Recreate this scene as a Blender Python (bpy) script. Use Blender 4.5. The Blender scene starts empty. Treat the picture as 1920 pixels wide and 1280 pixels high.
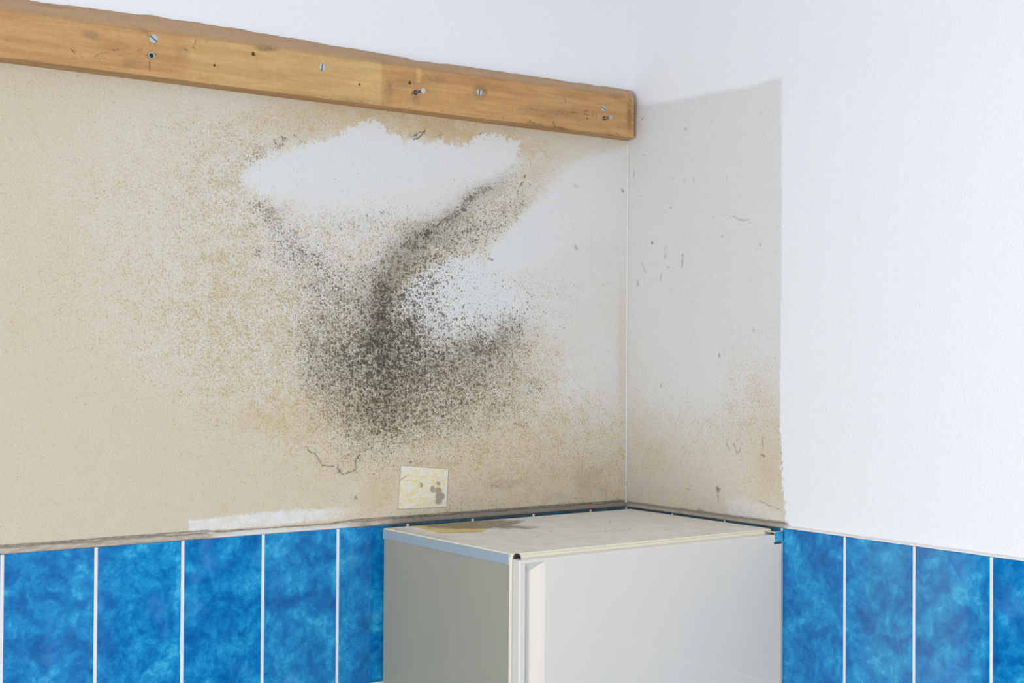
import bpy, bmesh, math
import numpy as np
from mathutils import Vector, Matrix

# ------------------------------------------------------------------ camera
ZT = 1.35                       # height of the tile band's top above the floor
CAM = np.array([-1.960873, -2.258202, 0.317440 + ZT])
YAW, PITCH, ROLL, F = 0.9397619, 0.0136420, 0.0063999, 2559.34
_fw = np.array([math.cos(YAW)*math.cos(PITCH), math.sin(YAW)*math.cos(PITCH), math.sin(PITCH)])
_rt = np.array([math.sin(YAW), -math.cos(YAW), 0.0]); _up = np.cross(_rt, _fw)
_r2 = _rt*math.cos(ROLL) + _up*math.sin(ROLL); _u2 = _up*math.cos(ROLL) - _rt*math.sin(ROLL)
scene = bpy.context.scene
cam_d = bpy.data.cameras.new('camera'); cam = bpy.data.objects.new('camera', cam_d)
scene.collection.objects.link(cam)
M4 = Matrix(((_r2[0], _u2[0], -_fw[0], CAM[0]), (_r2[1], _u2[1], -_fw[1], CAM[1]),
             (_r2[2], _u2[2], -_fw[2], CAM[2]), (0, 0, 0, 1)))
cam.matrix_world = M4
cam_d.sensor_width = 36.0; cam_d.lens = F/1920.0*36.0; cam_d.clip_start = 0.05
scene.camera = cam

# ------------------------------------------------------------------ light, world, exposure
vs = scene.view_settings
vs.view_transform = 'Standard'; vs.look = 'None'; vs.gamma = 1.0; vs.use_curve_mapping = False
vs.exposure = 0.04
world = bpy.data.worlds.new('world'); scene.world = world; world.use_nodes = True
world.node_tree.nodes['Background'].inputs[0].default_value = (0.80, 0.88, 1.0, 1)
world.node_tree.nodes['Background'].inputs[1].default_value = 1.0

def area(name, loc, rot, sx, sy, power, color):
    l = bpy.data.lights.new(name, 'AREA'); l.shape = 'RECTANGLE'; l.size = sx; l.size_y = sy
    l.energy = power; l.color = color
    o = bpy.data.objects.new(name, l); o.location = loc; o.rotation_euler = rot
    scene.collection.objects.link(o); return o
# daylight through the window in the wall behind the camera
area('window_daylight', (-1.25, -3.26, 1.80), (math.radians(90), 0, 0), 1.7, 1.35, 8.5, (1.0, 0.985, 0.965))
# added fill light in an invented left door opening, brightens the right wall
area('left_fill_light', (-2.97, -2.2, 1.25), (math.radians(90), 0, math.radians(-90)), 1.0, 2.0, 64.0, (1.0, 0.985, 0.965))

# ------------------------------------------------------------------ helpers
C = scene.collection
def link(o, parent=None):
    C.objects.link(o)
    if parent is not None: o.parent = parent
    return o
def mesh_obj(name, verts, faces, mat, parent=None, smooth=False, attrs=None):
    me = bpy.data.meshes.new(name)
    me.from_pydata([tuple(v) for v in verts], [], [tuple(f) for f in faces]); me.update()
    if mat: me.materials.append(mat)
    if smooth: me.polygons.foreach_set('use_smooth', [True]*len(me.polygons))
    if attrs:
        for k, a in attrs.items():
            at = me.attributes.new(k, 'FLOAT', 'POINT'); at.data.foreach_set('value', np.ascontiguousarray(a, dtype=np.float32))
    return link(bpy.data.objects.new(name, me), parent)
def bm_obj(name, bm, mat, parent=None, smooth=False):
    me = bpy.data.meshes.new(name); bm.normal_update(); bm.to_mesh(me); bm.free()
    if mat: me.materials.append(mat)
    if smooth: me.polygons.foreach_set('use_smooth', [True]*len(me.polygons))
    return link(bpy.data.objects.new(name, me), parent)
def empty(name, loc, label, cat, group=None):
    o = bpy.data.objects.new(name, None); o.location = loc; C.objects.link(o)
    o['label'] = label; o['category'] = cat
    if group: o['group'] = group
    return o
def struct(o, label=None):
    o['kind'] = 'structure'
    if label: o['label'] = label
    return o
def box_bm(bm, x0, x1, y0, y1, z0, z1, bevel=0.0, seg=2):
    vs_ = [bm.verts.new((x, y, z)) for x in (x0, x1) for y in (y0, y1) for z in (z0, z1)]
    idx = [(0, 1, 3, 2), (4, 6, 7, 5), (0, 4, 5, 1), (2, 3, 7, 6), (0, 2, 6, 4), (1, 5, 7, 3)]
    fs = [bm.faces.new([vs_[i] for i in f]) for f in idx]
    if bevel > 0:
        es = list({e for f in fs for e in f.edges})
        bmesh.ops.bevel(bm, geom=es, offset=bevel, segments=seg, profile=0.5, affect='EDGES')
def box(name, dims, mat, parent=None, bevel=0.0, seg=2, origin=None):
    bm = bmesh.new(); box_bm(bm, *dims, bevel=bevel, seg=seg)
    bmesh.ops.recalc_face_normals(bm, faces=bm.faces)
    if origin is not None:
        bmesh.ops.translate(bm, verts=bm.verts, vec=-Vector(origin))
    return bm_obj(name, bm, mat, parent)
def grid_faces(nu, nv, mask=None):
    i = np.arange(nu-1)[:, None]*nv + np.arange(nv-1)[None, :]
    f = np.stack([i, i+nv, i+nv+1, i+1], -1).reshape(-1, 4)
    return f
def fast_grid(name, P, nu, nv, mat, parent=None, attrs=None, flip=False, smooth=True):
    f = grid_faces(nu, nv)
    if flip: f = f[:, ::-1]
    me = bpy.data.meshes.new(name)
    me.vertices.add(len(P)); me.vertices.foreach_set('co', np.ascontiguousarray(P, dtype=np.float32).ravel())
    me.loops.add(f.size); me.loops.foreach_set('vertex_index', np.ascontiguousarray(f, dtype=np.int32).ravel())
    me.polygons.add(len(f)); me.polygons.foreach_set('loop_start', np.arange(0, f.size, 4, dtype=np.int32))
    me.update(calc_edges=True)
    me.polygons.foreach_set('use_smooth', np.full(len(f), smooth))
    if mat: me.materials.append(mat)
    for k, a in (attrs or {}).items():
        at = me.attributes.new(k, 'FLOAT', 'POINT'); at.data.foreach_set('value', np.ascontiguousarray(a, dtype=np.float32))
    return link(bpy.data.objects.new(name, me), parent)

# survey of the corner: where a point of the room lies in the 1920x1280 record of it, and back
def survey(P):
    d = P - CAM; z = d @ _fw
    return 960 + F*(d @ _r2)/z, 640 - F*(d @ _u2)/z
def hit(u, v, ax, val):
    d = _fw + _r2*(u-960)/F - _u2*(v-640)/F
    return CAM + d*((val-CAM[ax])/d[ax])

rs = np.random.RandomState(7)
_lat = rs.rand(256, 256)
def vnoise(x, y):
    xi = np.floor(x).astype(int); yi = np.floor(y).astype(int); fx = x-xi; fy = y-yi
    fx = fx*fx*(3-2*fx); fy = fy*fy*(3-2*fy)
    g = lambda a, b: _lat[a % 256, b % 256]
    return (g(xi, yi)*(1-fx)+g(xi+1, yi)*fx)*(1-fy) + (g(xi, yi+1)*(1-fx)+g(xi+1, yi+1)*fx)*fy
def fbm(x, y, o=4):
    s = 0; a = .5; t = 0
    for k in range(o):
        s = s + a*vnoise(x*2**k+17.3*k, y*2**k+5.1*k); t += a; a *= .55
    return s/t
def sstep(a, b, x):
    t = np.clip((x-a)/(b-a), 0, 1); return t*t*(3-2*t)
def table(rows, x0, dx, y0, dy, px, py):
    """digits 0-9 on a regular lattice of the surveyed wall, smoothly interpolated"""
    A = np.array([[int(c) for c in r] for r in rows], float)/9.0
    gx = np.clip((px-x0)/dx, 0, A.shape[1]-1.001); gy = np.clip((py-y0)/dy, 0, A.shape[0]-1.001)
    xi = gx.astype(int); yi = gy.astype(int); fx = gx-xi; fy = gy-yi
    fx = fx*fx*(3-2*fx)*.5+fx*.5; fy = fy*fy*(3-2*fy)*.5+fy*.5
    return (A[yi, xi]*(1-fx)+A[yi, xi+1]*fx)*(1-fy) + (A[yi+1, xi]*(1-fx)+A[yi+1, xi+1]*fx)*fy
def seg_d(px, py, pts):
    """distance to a polyline"""
    d = np.full(px.shape, 1e9)
    for (ax, ay), (bx, by) in zip(pts[:-1], pts[1:]):
        L = (bx-ax)**2+(by-ay)**2 + 1e-9
        t = np.clip(((px-ax)*(bx-ax)+(py-ay)*(by-ay))/L, 0, 1)
        d = np.minimum(d, np.hypot(px-ax-t*(bx-ax), py-ay-t*(by-ay)))
    return d
def poly_sd(px, py, pts):
    """signed distance to a polygon, negative inside"""
    d = seg_d(px, py, list(pts)+[pts[0]])
    ins = np.zeros(px.shape, bool); n = len(pts)
    for i in range(n):
        (ax, ay), (bx, by) = pts[i], pts[(i+1) % n]
        c = ((ay > py) != (by > py)) & (px < (bx-ax)*(py-ay)/((by-ay) if by != ay else 1e-9)+ax)
        ins ^= c
    return np.where(ins, -d, d)
def blob(px, py, cx, cy, rx, ry, a=0):
    c, s = math.cos(math.radians(a)), math.sin(math.radians(a))
    X = (px-cx)*c+(py-cy)*s; Y = -(px-cx)*s+(py-cy)*c
    return np.exp(-((X/rx)**2+(Y/ry)**2))

# ------------------------------------------------------------------ node helpers
def lin(r, g, b):
    f = lambda c: (c/255/12.92) if c/255 <= .04045 else ((c/255+.055)/1.055)**2.4
    return (f(r), f(g), f(b), 1.0)
class NT:
    def __init__(s, name):
        s.m = bpy.data.materials.new(name); s.m.use_nodes = True
        s.t = s.m.node_tree; s.b = s.t.nodes['Principled BSDF']; s.L = s.t.links
    def n(s, typ, **kw):
        nd = s.t.nodes.new(typ)
        for k, v in kw.items(): setattr(nd, k, v)
        return nd
    def put(s, sock, v):
        if isinstance(v, bpy.types.NodeSocket): s.L.new(v, sock)
        else: sock.default_value = v
    def math(s, op, a, b=0.0, c=0.0, clamp=False):
        nd = s.n('ShaderNodeMath', operation=op, use_clamp=clamp)
        s.put(nd.inputs[0], a); s.put(nd.inputs[1], b); s.put(nd.inputs[2], c); return nd.outputs[0]
    def mix(s, fac, a, b, blend='MIX'):
        nd = s.n('ShaderNodeMix', data_type='RGBA', blend_type=blend)
        s.put(nd.inputs[0], fac); s.put(nd.inputs[6], a); s.put(nd.inputs[7], b); return nd.outputs[2]
    def attr(s, name):
        nd = s.n('ShaderNodeAttribute', attribute_name=name); return nd.outputs['Fac']
    def coord(s):
        return s.n('ShaderNodeTexCoord').outputs['Object']
    def noise(s, vec, scale, detail=3, rough=.55, dist=0.0, dim='3D', w=None, col=False):
        nd = s.n('ShaderNodeTexNoise', noise_dimensions=dim)
        s.put(nd.inputs['Vector'], vec); s.put(nd.inputs['Scale'], scale); s.put(nd.inputs['Detail'], detail)
        s.put(nd.inputs['Roughness'], rough); s.put(nd.inputs['Distortion'], dist)
        if w is not None: s.put(nd.inputs['W'], w)
        return nd.outputs['Color' if col else 'Fac']
    def ramp(s, v, a, b, c=0.0, d=1.0, smooth=True):
        nd = s.n('ShaderNodeMapRange', interpolation_type='SMOOTHSTEP' if smooth else 'LINEAR')
        s.put(nd.inputs[0], v); s.put(nd.inputs[1], a); s.put(nd.inputs[2], b); s.put(nd.inputs[3], c); s.put(nd.inputs[4], d)
        return nd.outputs[0]
    def mapping(s, vec, loc=(0, 0, 0), scale=(1, 1, 1), rot=(0, 0, 0)):
        nd = s.n('ShaderNodeMapping'); s.put(nd.inputs[0], vec); nd.inputs[1].default_value = loc
        nd.inputs[2].default_value = rot; nd.inputs[3].default_value = scale; return nd.outputs[0]
    def vadd(s, a, b, op='ADD'):
        nd = s.n('ShaderNodeVectorMath', operation=op); s.put(nd.inputs[0], a); s.put(nd.inputs[1], b); return nd.outputs[0]
    def vscale(s, a, k):
        nd = s.n('ShaderNodeVectorMath', operation='SCALE'); s.put(nd.inputs[0], a); s.put(nd.inputs[3], k); return nd.outputs[0]
    def bump(s, h, strength, dist=0.001, normal=None):
        nd = s.n('ShaderNodeBump'); s.put(nd.inputs['Strength'], strength); s.put(nd.inputs['Distance'], dist)
        s.put(nd.inputs['Height'], h)
        if normal is not None: s.L.new(normal, nd.inputs['Normal'])
        return nd.outputs[0]
    def set(s, **kw):
        for k, v in kw.items():
            s.put(s.b.inputs[k.replace('_', ' ')], v)
        return s.m
    def dots(s, vec, scale, D, rmin, rmax, off, soft=.16, warp=None):
        v = s.vadd(vec, off) if warp is None else s.vadd(s.vadd(vec, off), warp)
        vo = s.n('ShaderNodeTexVoronoi', voronoi_dimensions='2D', feature='F1')
        s.put(vo.inputs['Vector'], v); vo.inputs['Scale'].default_value = scale
        sep = s.n('ShaderNodeSeparateColor'); s.L.new(vo.outputs['Color'], sep.inputs[0])
        a = s.math('SUBTRACT', D, sep.outputs[0])
        R = s.math('MULTIPLY_ADD', s.math('MULTIPLY_ADD', a, 1.6, 0.0, clamp=True), rmax-rmin, rmin)
        R = s.math('MULTIPLY', R, s.math('MULTIPLY_ADD', sep.outputs[1], .7, .65))
        m = s.math('DIVIDE', s.math('SUBTRACT', R, vo.outputs['Distance']), soft, clamp=True)
        return s.math('MULTIPLY', m, s.math('MULTIPLY', a, 9.0, clamp=True))

def simple(name, col, rough=.5, metal=0.0, **kw):
    t = NT(name); t.set(Base_Color=col, Roughness=rough, Metallic=metal, **kw); return t.m

# ------------------------------------------------------------------ materials
NEWW = (.785, .81, .86, 1); OLDW = (.665, .672, .678, 1)
def plaster():
    t = NT('stained_plaster'); oc = t.coord()
    sp = t.n('ShaderNodeSeparateXYZ'); t.L.new(oc, sp.inputs[0])
    u = t.math('SUBTRACT', sp.outputs[0], sp.outputs[1])
    cb = t.n('ShaderNodeCombineXYZ'); t.L.new(u, cb.inputs[0]); t.L.new(sp.outputs[2], cb.inputs[1])
    P = cb.outputs[0]
    fresh, T, O, Db, Dk, G, MK = [t.attr(k) for k in ('fresh', 'beige', 'orange', 'ochre', 'dark', 'smudge', 'mark')]
    n_big = t.noise(P, 9, 4); n_mid = t.noise(P, 34, 4, .6); n_fine = t.noise(P, 230, 3, .6); n_vf = t.noise(P, 620, 2, .6)
    wcol = t.noise(P, 260, 2, col=True)
    warp = t.vscale(t.vadd(wcol, (.5, .5, .5), 'SUBTRACT'), .0034)
    base = t.mix(fresh, OLDW, NEWW)
    # beige wash, broken into a pale network where it is thin
    tt = t.math('ADD', T, t.math('MULTIPLY', t.math('SUBTRACT', n_fine, .5), t.math('MULTIPLY', t.ramp(T, .05, .3), 1.5)))
    tt = t.math('ADD', tt, t.math('MULTIPLY', t.math('SUBTRACT', n_mid, .5), t.math('MULTIPLY', t.ramp(T, .05, .3), .22)))
    tt = t.ramp(tt, .04, .86, 0, 1, False)
    grain = t.math('MULTIPLY', t.ramp(n_vf, .45, .75), t.ramp(T, .05, .4))
    c = t.mix(tt, base, (.60, .54, .415, 1))
    c = t.mix(t.math('MULTIPLY', grain, .42), c, (.52, .43, .29, 1))
    pal = t.math('MULTIPLY', t.ramp(t.noise(P, 480, 3, .65), .55, .75), t.ramp(T, .05, .4))
    c = t.mix(t.math('MULTIPLY', pal, .40), c, OLDW)
    oo = t.math('MULTIPLY', O, t.math('MULTIPLY_ADD', n_fine, 1.1, .45), clamp=True)
    c = t.mix(oo, c, (.545, .425, .265, 1))
    # grey olive film of mould between the spots
    g = t.math('MULTIPLY', G, t.math('MULTIPLY_ADD', n_fine, 1.6, .15), clamp=True)
    c = t.mix(g, c, (.155, .130, .088, 1))
    mod = t.math('MULTIPLY_ADD', n_mid, 1.9, .05); mod2 = t.math('MULTIPLY_ADD', t.noise(P, 75, 3, .6), 1.9, .05)
    Dbm = t.math('MULTIPLY', Db, mod); Dkm = t.math('MULTIPLY', Dk, t.math('MULTIPLY_ADD', mod2, .75, .25))
    o1 = t.dots(P, 165, Dbm, .18, .48, (3.1, 7.7, 0), .34, warp)
    o3 = t.dots(P, 250, t.math('MULTIPLY', Dbm, 1.1), .18, .52, (13.1, 2.7, 0), .36, warp)
    o2 = t.dots(P, 370, t.math('MULTIPLY', Dbm, 1.25), .20, .60, (9.3, 1.7, 0), .36, warp)
    ochre = t.mix(t.noise(P, 14, 2), (.50, .375, .180, 1), (.42, .325, .165, 1))
    ochre = t.mix(t.ramp(Dk, .12, .5), ochre, (.235, .190, .115, 1))
    c = t.mix(t.math('MULTIPLY', o1, .74), c, ochre)
    c = t.mix(t.math('MULTIPLY', o3, .66), c, ochre)
    c = t.mix(t.math('MULTIPLY', o2, .62), c, ochre)
    k1 = t.dots(P, 160, Dkm, .16, .62, (23.1, 4.4, 0), .22, warp)
    k2 = t.dots(P, 280, Dkm, .18, .60, (5.3, 31.2, 0), .24, warp)
    k3 = t.dots(P, 470, Dkm, .20, .62, (15.3, 11.2, 0), .25, warp)
    kc = t.mix(t.ramp(Dk, .35, .95), (.135, .112, .068, 1), (.050, .043, .032, 1))
    c = t.mix(t.math('MULTIPLY', k1, .78), c, kc)
    c = t.mix(t.math('MULTIPLY', k2, .80), c, kc)
    c = t.mix(t.math('MULTIPLY', k3, .70), c, kc)
    # thin stray specks over the old paint
    st = t.dots(P, 190, t.math('MULTIPLY', t.math('MULTIPLY', t.math('SUBTRACT', 1.0, fresh), .30), t.math('MULTIPLY_ADD', n_mid, 1.8, -.3)), .11, .42, (51, 14, 0), .16, warp)
    c = t.mix(t.math('MULTIPLY', st, .55), c, (.23, .19, .13, 1))
    st2 = t.dots(P, 260, t.math('MULTIPLY', t.ramp(T, .3, .8), .20), .08, .22, (61, 44, 0), .12, warp)
    c = t.mix(t.math('MULTIPLY', st2, .38), c, (.30, .24, .15, 1))
    mk = t.math('MULTIPLY', MK, t.math('MULTIPLY_ADD', n_vf, 1.3, .35), clamp=True)
    c = t.mix(mk, c, (.085, .07, .05, 1))
    # relief: roller texture, brushed ridges on the old paint
    st_ = t.mapping(P, scale=(1, .22, 1))
    brush = t.noise(st_, 420, 3, .6)
    roller = t.noise(P, 210, 3, .55)
    h = t.math('ADD', t.math('MULTIPLY', roller, 1.0), t.math('MULTIPLY', brush, .5))
    h = t.math('ADD', h, t.math('MULTIPLY', fresh, .5))
    h = t.math('ADD', h, t.math('MULTIPLY', n_vf, .2))
    nrm = t.bump(h, .85, .0012)
    t.set(Base_Color=c, Roughness=.82, Normal=nrm); t.b.inputs['Specular IOR Level'].default_value = .25
    return t.m
def tile_mat():
    t = NT('blue_marbled_glaze'); P = t.coord(); w = t.attr('tile_seed')
    sh = t.n('ShaderNodeCombineXYZ'); t.L.new(w, sh.inputs[0]); t.L.new(w, sh.inputs[1]); t.L.new(w, sh.inputs[2])
    Q = t.vadd(P, t.vscale(sh.outputs[0], 7.0))
    a = t.noise(Q, 19, 6, .62, .5); b = t.noise(Q, 75, 5, .68, .6)
    v = t.math('ADD', t.math('MULTIPLY', a, .64), t.math('MULTIPLY', b, .36))
    cr = t.n('ShaderNodeValToRGB'); t.L.new(v, cr.inputs[0])
    e = cr.color_ramp.elements
    e[0].position = .36; e[0].color = (.001, .095, .32, 1)
    e[1].position = .66; e[1].color = (.06, .45, .70, 1)
    x = e.new(.47); x.color = (.003, .165, .45, 1)
    x = e.new(.56); x.color = (.012, .265, .56, 1)
    pur = t.ramp(t.noise(t.vadd(Q, (3, 3, 3)), 12, 3), .56, .74)
    c = t.mix(t.math('MULTIPLY', pur, .30), cr.outputs[0], (.09, .22, .56, 1))
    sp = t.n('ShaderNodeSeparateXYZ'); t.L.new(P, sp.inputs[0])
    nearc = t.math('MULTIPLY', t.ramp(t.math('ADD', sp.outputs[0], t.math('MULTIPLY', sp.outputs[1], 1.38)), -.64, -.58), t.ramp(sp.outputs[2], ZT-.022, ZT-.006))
    gap_dark = t.math('MULTIPLY', nearc, t.math('MULTIPLY_ADD', t.noise(P, 60, 4, .7), 1.2, .22), clamp=True)
    c = t.mix(gap_dark, c, (.05, .075, .07, 1))  # darkens the tile tops in the corner behind the refrigerator
    nrm = t.bump(t.noise(P, 26, 1), .10, .002)
    t.set(Base_Color=c, Roughness=.09, Normal=nrm); t.b.inputs['Specular IOR Level'].default_value = .40
    return t.m
def grout_mat():
    t = NT('pale_grout'); P = t.coord()
    c = t.mix(t.noise(P, 120, 3), (.72, .71, .75, 1), (.80, .79, .82, 1))
    t.set(Base_Color=c, Roughness=.85); return t.m
def mortar_mat():
    t = NT('dirty_mortar'); P = t.coord(); w = t.attr('white'); g = t.attr('grime')
    n1 = t.noise(t.mapping(P, scale=(.5, .5, 2.2)), 90, 4, .65); n2 = t.noise(P, 500, 2)
    c = t.mix(t.ramp(n1, .3, .7), (.30, .25, .185, 1), (.58, .52, .42, 1))
    c = t.mix(w, c, (.78, .77, .77, 1))
    sp = t.dots(t.mapping(P, rot=(math.radians(90), 0, 0)), 260, .10, .1, .3, (4, 4, 0), .1)
    c = t.mix(t.math('MULTIPLY', sp, .7), c, (.8, .78, .74, 1))
    gg = t.math('MULTIPLY', g, t.math('MULTIPLY_ADD', n1, 1.2, .3), clamp=True)
    c = t.mix(gg, c, (.10, .085, .07, 1))
    t.set(Base_Color=c, Roughness=.9, Normal=t.bump(t.math('ADD', n1, t.math('MULTIPLY', n2, .4)), .7, .0015)); return t.m
def wood_mat():
    t = NT('weathered_batten_wood'); P = t.coord(); pale, dirt_tone, mk, top = [t.attr(k) for k in ('pale', 'dirt_tone', 'mark', 'edge')]
    G = t.mapping(P, scale=(.09, 1, 1)); g1 = t.noise(G, 95, 5, .6, .4); g2 = t.noise(t.mapping(P, scale=(.04, 1, 1)), 420, 3, .6)
    blot = t.noise(t.mapping(P, scale=(.4, 1, 1)), 13, 4, .6)
    c = t.mix(t.ramp(g1, .3, .72), (.47, .245, .09, 1), (.62, .36, .148, 1))
    c = t.mix(t.math('MULTIPLY', t.ramp(blot, .42, .68), .40), c, (.66, .40, .17, 1))
    cp = t.mix(t.ramp(g1, .3, .72), (.63, .41, .155, 1), (.73, .50, .215, 1))
    c = t.mix(t.math('MULTIPLY', pale, .92), c, cp)
    c = t.mix(t.math('MULTIPLY', t.ramp(g2, .5, .75), .22), c, (.30, .165, .08, 1))
    c = t.mix(t.math('MULTIPLY', top, .55), c, (.60, .42, .26, 1))
    sm = t.math('MULTIPLY', dirt_tone, t.math('MULTIPLY_ADD', t.noise(P, 150, 4, .65), 2.1, -.15), clamp=True)
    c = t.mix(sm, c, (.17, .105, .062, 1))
    m2 = t.math('MULTIPLY', mk, t.math('MULTIPLY_ADD', t.noise(P, 480, 2), 1.6, .1), clamp=True)
    c = t.mix(m2, c, (.055, .032, .022, 1))
    t.set(Base_Color=c, Roughness=.62, Normal=t.bump(t.math('ADD', g1, g2), .35, .0008)); t.b.inputs['Specular IOR Level'].default_value = .35
    return t.m
def enamel(name, col, rough, bumpy=.0):
    t = NT(name); P = t.coord()
    n = t.noise(t.mapping(P, scale=(1, 1, .25)), 9, 3)
    c = t.mix(t.math('MULTIPLY', n, .18), col, tuple([x*.86 for x in col[:3]]+[1]))
    t.set(Base_Color=c, Roughness=rough)
    if bumpy: t.set(Normal=t.bump(t.noise(P, 30, 1), bumpy, .001))
    return t.m
def top_mat():
    t = NT('grimy_cream_enamel'); P = t.coord(); y, d, m, r = [t.attr(k) for k in ('yellow', 'dirt_tone', 'mark', 'rim')]
    n = t.noise(P, 28, 5, .65); n2 = t.noise(P, 260, 3, .65); n3 = t.noise(t.mapping(P, rot=(0, 0, .4), scale=(.15, 1, 1)), 120, 4)
    c = t.mix(t.ramp(n, .35, .68), (.86, .845, .79, 1), (.77, .75, .69, 1))
    c = t.mix(t.math('MULTIPLY', t.ramp(n3, .5, .72), .25), c, (.42, .39, .33, 1))
    c = t.mix(t.math('MULTIPLY', t.ramp(n2, .62, .75), .3), c, (.34, .31, .26, 1))
    c = t.mix(r, c, (.78, .72, .55, 1))
    c = t.mix(t.math('MULTIPLY', y, t.math('MULTIPLY_ADD', n2, .5, .65), clamp=True), c, (.76, .57, .17, 1))
    dd = t.math('MULTIPLY', d, t.math('MULTIPLY_ADD', n2, 2.0, -.1), clamp=True)
    c = t.mix(dd, c, (.24, .195, .13, 1))
    c = t.mix(m, c, (.10, .085, .06, 1))
    t.set(Base_Color=c, Roughness=t.math('MULTIPLY_ADD', d, .3, .42)); return t.m
def paper_mat():
    t = NT('peeling_label_paper'); P = t.coord(); g, yl, m = t.attr('bare'), t.attr('yellow'), t.attr('mark')
    Q = t.mapping(P, rot=(0, math.radians(25), 0), scale=(.35, 1, 1.2))
    n = t.noise(Q, 210, 4, .6, 1.2); n2 = t.noise(P, 300, 2)
    c = t.mix(t.math('MULTIPLY', t.ramp(n, .44, .60), yl), (.70, .69, .65, 1), (.72, .60, .25, 1))
    c = t.mix(t.math('MULTIPLY', t.ramp(n2, .5, .7), .25), c, (.62, .58, .48, 1))
    c = t.mix(g, c, (.35, .30, .24, 1))
    c = t.mix(t.math('MULTIPLY', m, t.math('MULTIPLY_ADD', n2, 1.6, .0), clamp=True), c, (.12, .10, .08, 1))
    t.set(Base_Color=c, Roughness=.6); return t.m
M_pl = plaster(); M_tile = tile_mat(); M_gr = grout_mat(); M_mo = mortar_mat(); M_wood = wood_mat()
M_top = top_mat(); M_paper = paper_mat()
M_side = enamel('grey_green_enamel', (.36, .34, .26, 1), .2, .05)
M_trim = enamel('blue_grey_trim_plastic', (.33, .40, .45, 1), .35)
M_cream = enamel('yellowed_cream_plastic', (.84, .80, .67, 1), .4)
M_door = enamel('white_door_enamel', (.70, .66, .595, 1), .06, .02)
M_black = simple('black_rubber', (.018, .016, .014, 1), .55)
M_chrome = simple('polished_chrome', (.86, .88, .90, 1), .06, 1.0)
M_zinc = simple('zinc_plated_steel', (.56, .60, .62, 1), .38, 1.0)
M_steel = simple('dull_dark_steel', (.17, .16, .155, 1), .42, 1.0)
M_white = simple('white_wall_paint', (.80, .81, .82, 1), .85)
M_floor = simple('grey_floor_vinyl', (.42, .40, .37, 1), .5)
M_frame = simple('white_window_paint', (.8, .8, .8, 1), .4)
_t = NT('window_glass'); _t.set(Base_Color=(1, 1, 1, 1), Roughness=0.0); _t.b.inputs['Transmission Weight'].default_value = 1.0; M_glass = _t.m

# ------------------------------------------------------------------ wall with the mould (wall_back): plane y = +0.006
YA = .006; XB = .006
def axis(*parts):
    out = []
    for a, b, st in parts:
        n = max(1, int(round(abs(b-a)/st))); out += list(np.linspace(a, b, n+1)[:-1])
    out.append(parts[-1][1]); return np.array(out)
STEP = .0021
xs = axis((-3.02, -1.44, .2), (-1.44, -.0, STEP), (-.0, .03, .01))
zs = axis((0, 1.33, .2), (1.33, 1.352+.81, STEP), (2.162, 2.65, .06))
X, Z = np.meshgrid(xs, zs, indexing='ij')
Pw = np.stack([X.ravel(), np.full(X.size, YA), Z.ravel()], -1)
px, py = survey(Pw)
wx = (fbm(X.ravel()*22, Z.ravel()*22)-.5)*46 + (fbm(X.ravel()*75+9, Z.ravel()*75)-.5)*18
wy = (fbm(X.ravel()*22+40, Z.ravel()*22+7)-.5)*46 + (fbm(X.ravel()*75+3, Z.ravel()*75+5)-.5)*18
tx, ty = px+wx, py+wy
TT = ["777776666666778888876", "887766556677888888876", "887655545667777777641", "776655433441111113310",
      "776655433200000134100", "777554432111123430001", "777654442112245310001", "877655443223462100011",
      "887665443344420000112", "888765443344443343101", "888876554445666642012", "888888777777766654324",
      "888888887777777766555", "888888888887777777777", "888888888887777777777", "888888888888888877777"]
DB = ["222221122233444433200", "222111112334455544320", "221123455553555542000", "111233566311111144010",
      "222344566322223552000", "222334566655555563100", "223344576655555310111", "233345677776633213201",
      "223345677776532343102", "222234677777766665211", "111223566777777776322", "111122345677777776544",
      "111111223456666666655", "111111122333455555555", "111111111223334444444", "111111111223334444444"]
DK = ["000000000000000000000", "000000000000000000000", "000000001000000000000", "000000013000000000000",
      "000000011000101131000", "000000012211235431100", "000000011332364320000", "000000001243754331100",
      "000000001245964442100", "000000000257986641000", "000000000146876531000", "000000000036755321000",
      "000000000013432211000", "000000000001111111000", "000000000000000000000", "000000000000000000000"]
a = (0, 60, 120, 60)
T = table(TT, *a, tx, ty); Db = table(DB, *a, tx, ty); Dk = table(DK, *a, tx, ty)
O = .10*np.ones_like(T)
for b in ((520, 232, 90, 26, 8, .42), (640, 228, 70, 22, 8, .5), (690, 215, 120, 24, 8, .7), (590, 215, 90, 26, 8, .55), (830, 245, 120, 28, 8, .95), (940, 262, 100, 26, 8, .75), (1010, 275, 70, 26, 8, .35),
          (500, 785, 60, 34, 0, .5), (560, 800, 90, 40, 10, .32), (640, 760, 70, 50, 30, .35), (705, 930, 34, 60, 0, .55), (950, 900, 170, 60, 0, .35),
          (1000, 820, 120, 60, 0, .22), (1105, 905, 34, 34, 0, .45), (950, 912, 34, 10, 0, .35), (640, 870, 110, 40, 0, .22), (432, 960, 10, 10, 0, .6),
          (470, 480, 200, 160, 0, .12), (40, 620, 60, 60, 0, .15), (60, 160, 110, 40, 0, .14), (1000, 320, 60, 26, -35, .3)):
    O = np.maximum(O, b[5]*blob(tx, ty, *b[:5]))
O *= .35+1.3*fbm(X.ravel()*60+3, Z.ravel()*60)
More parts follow.
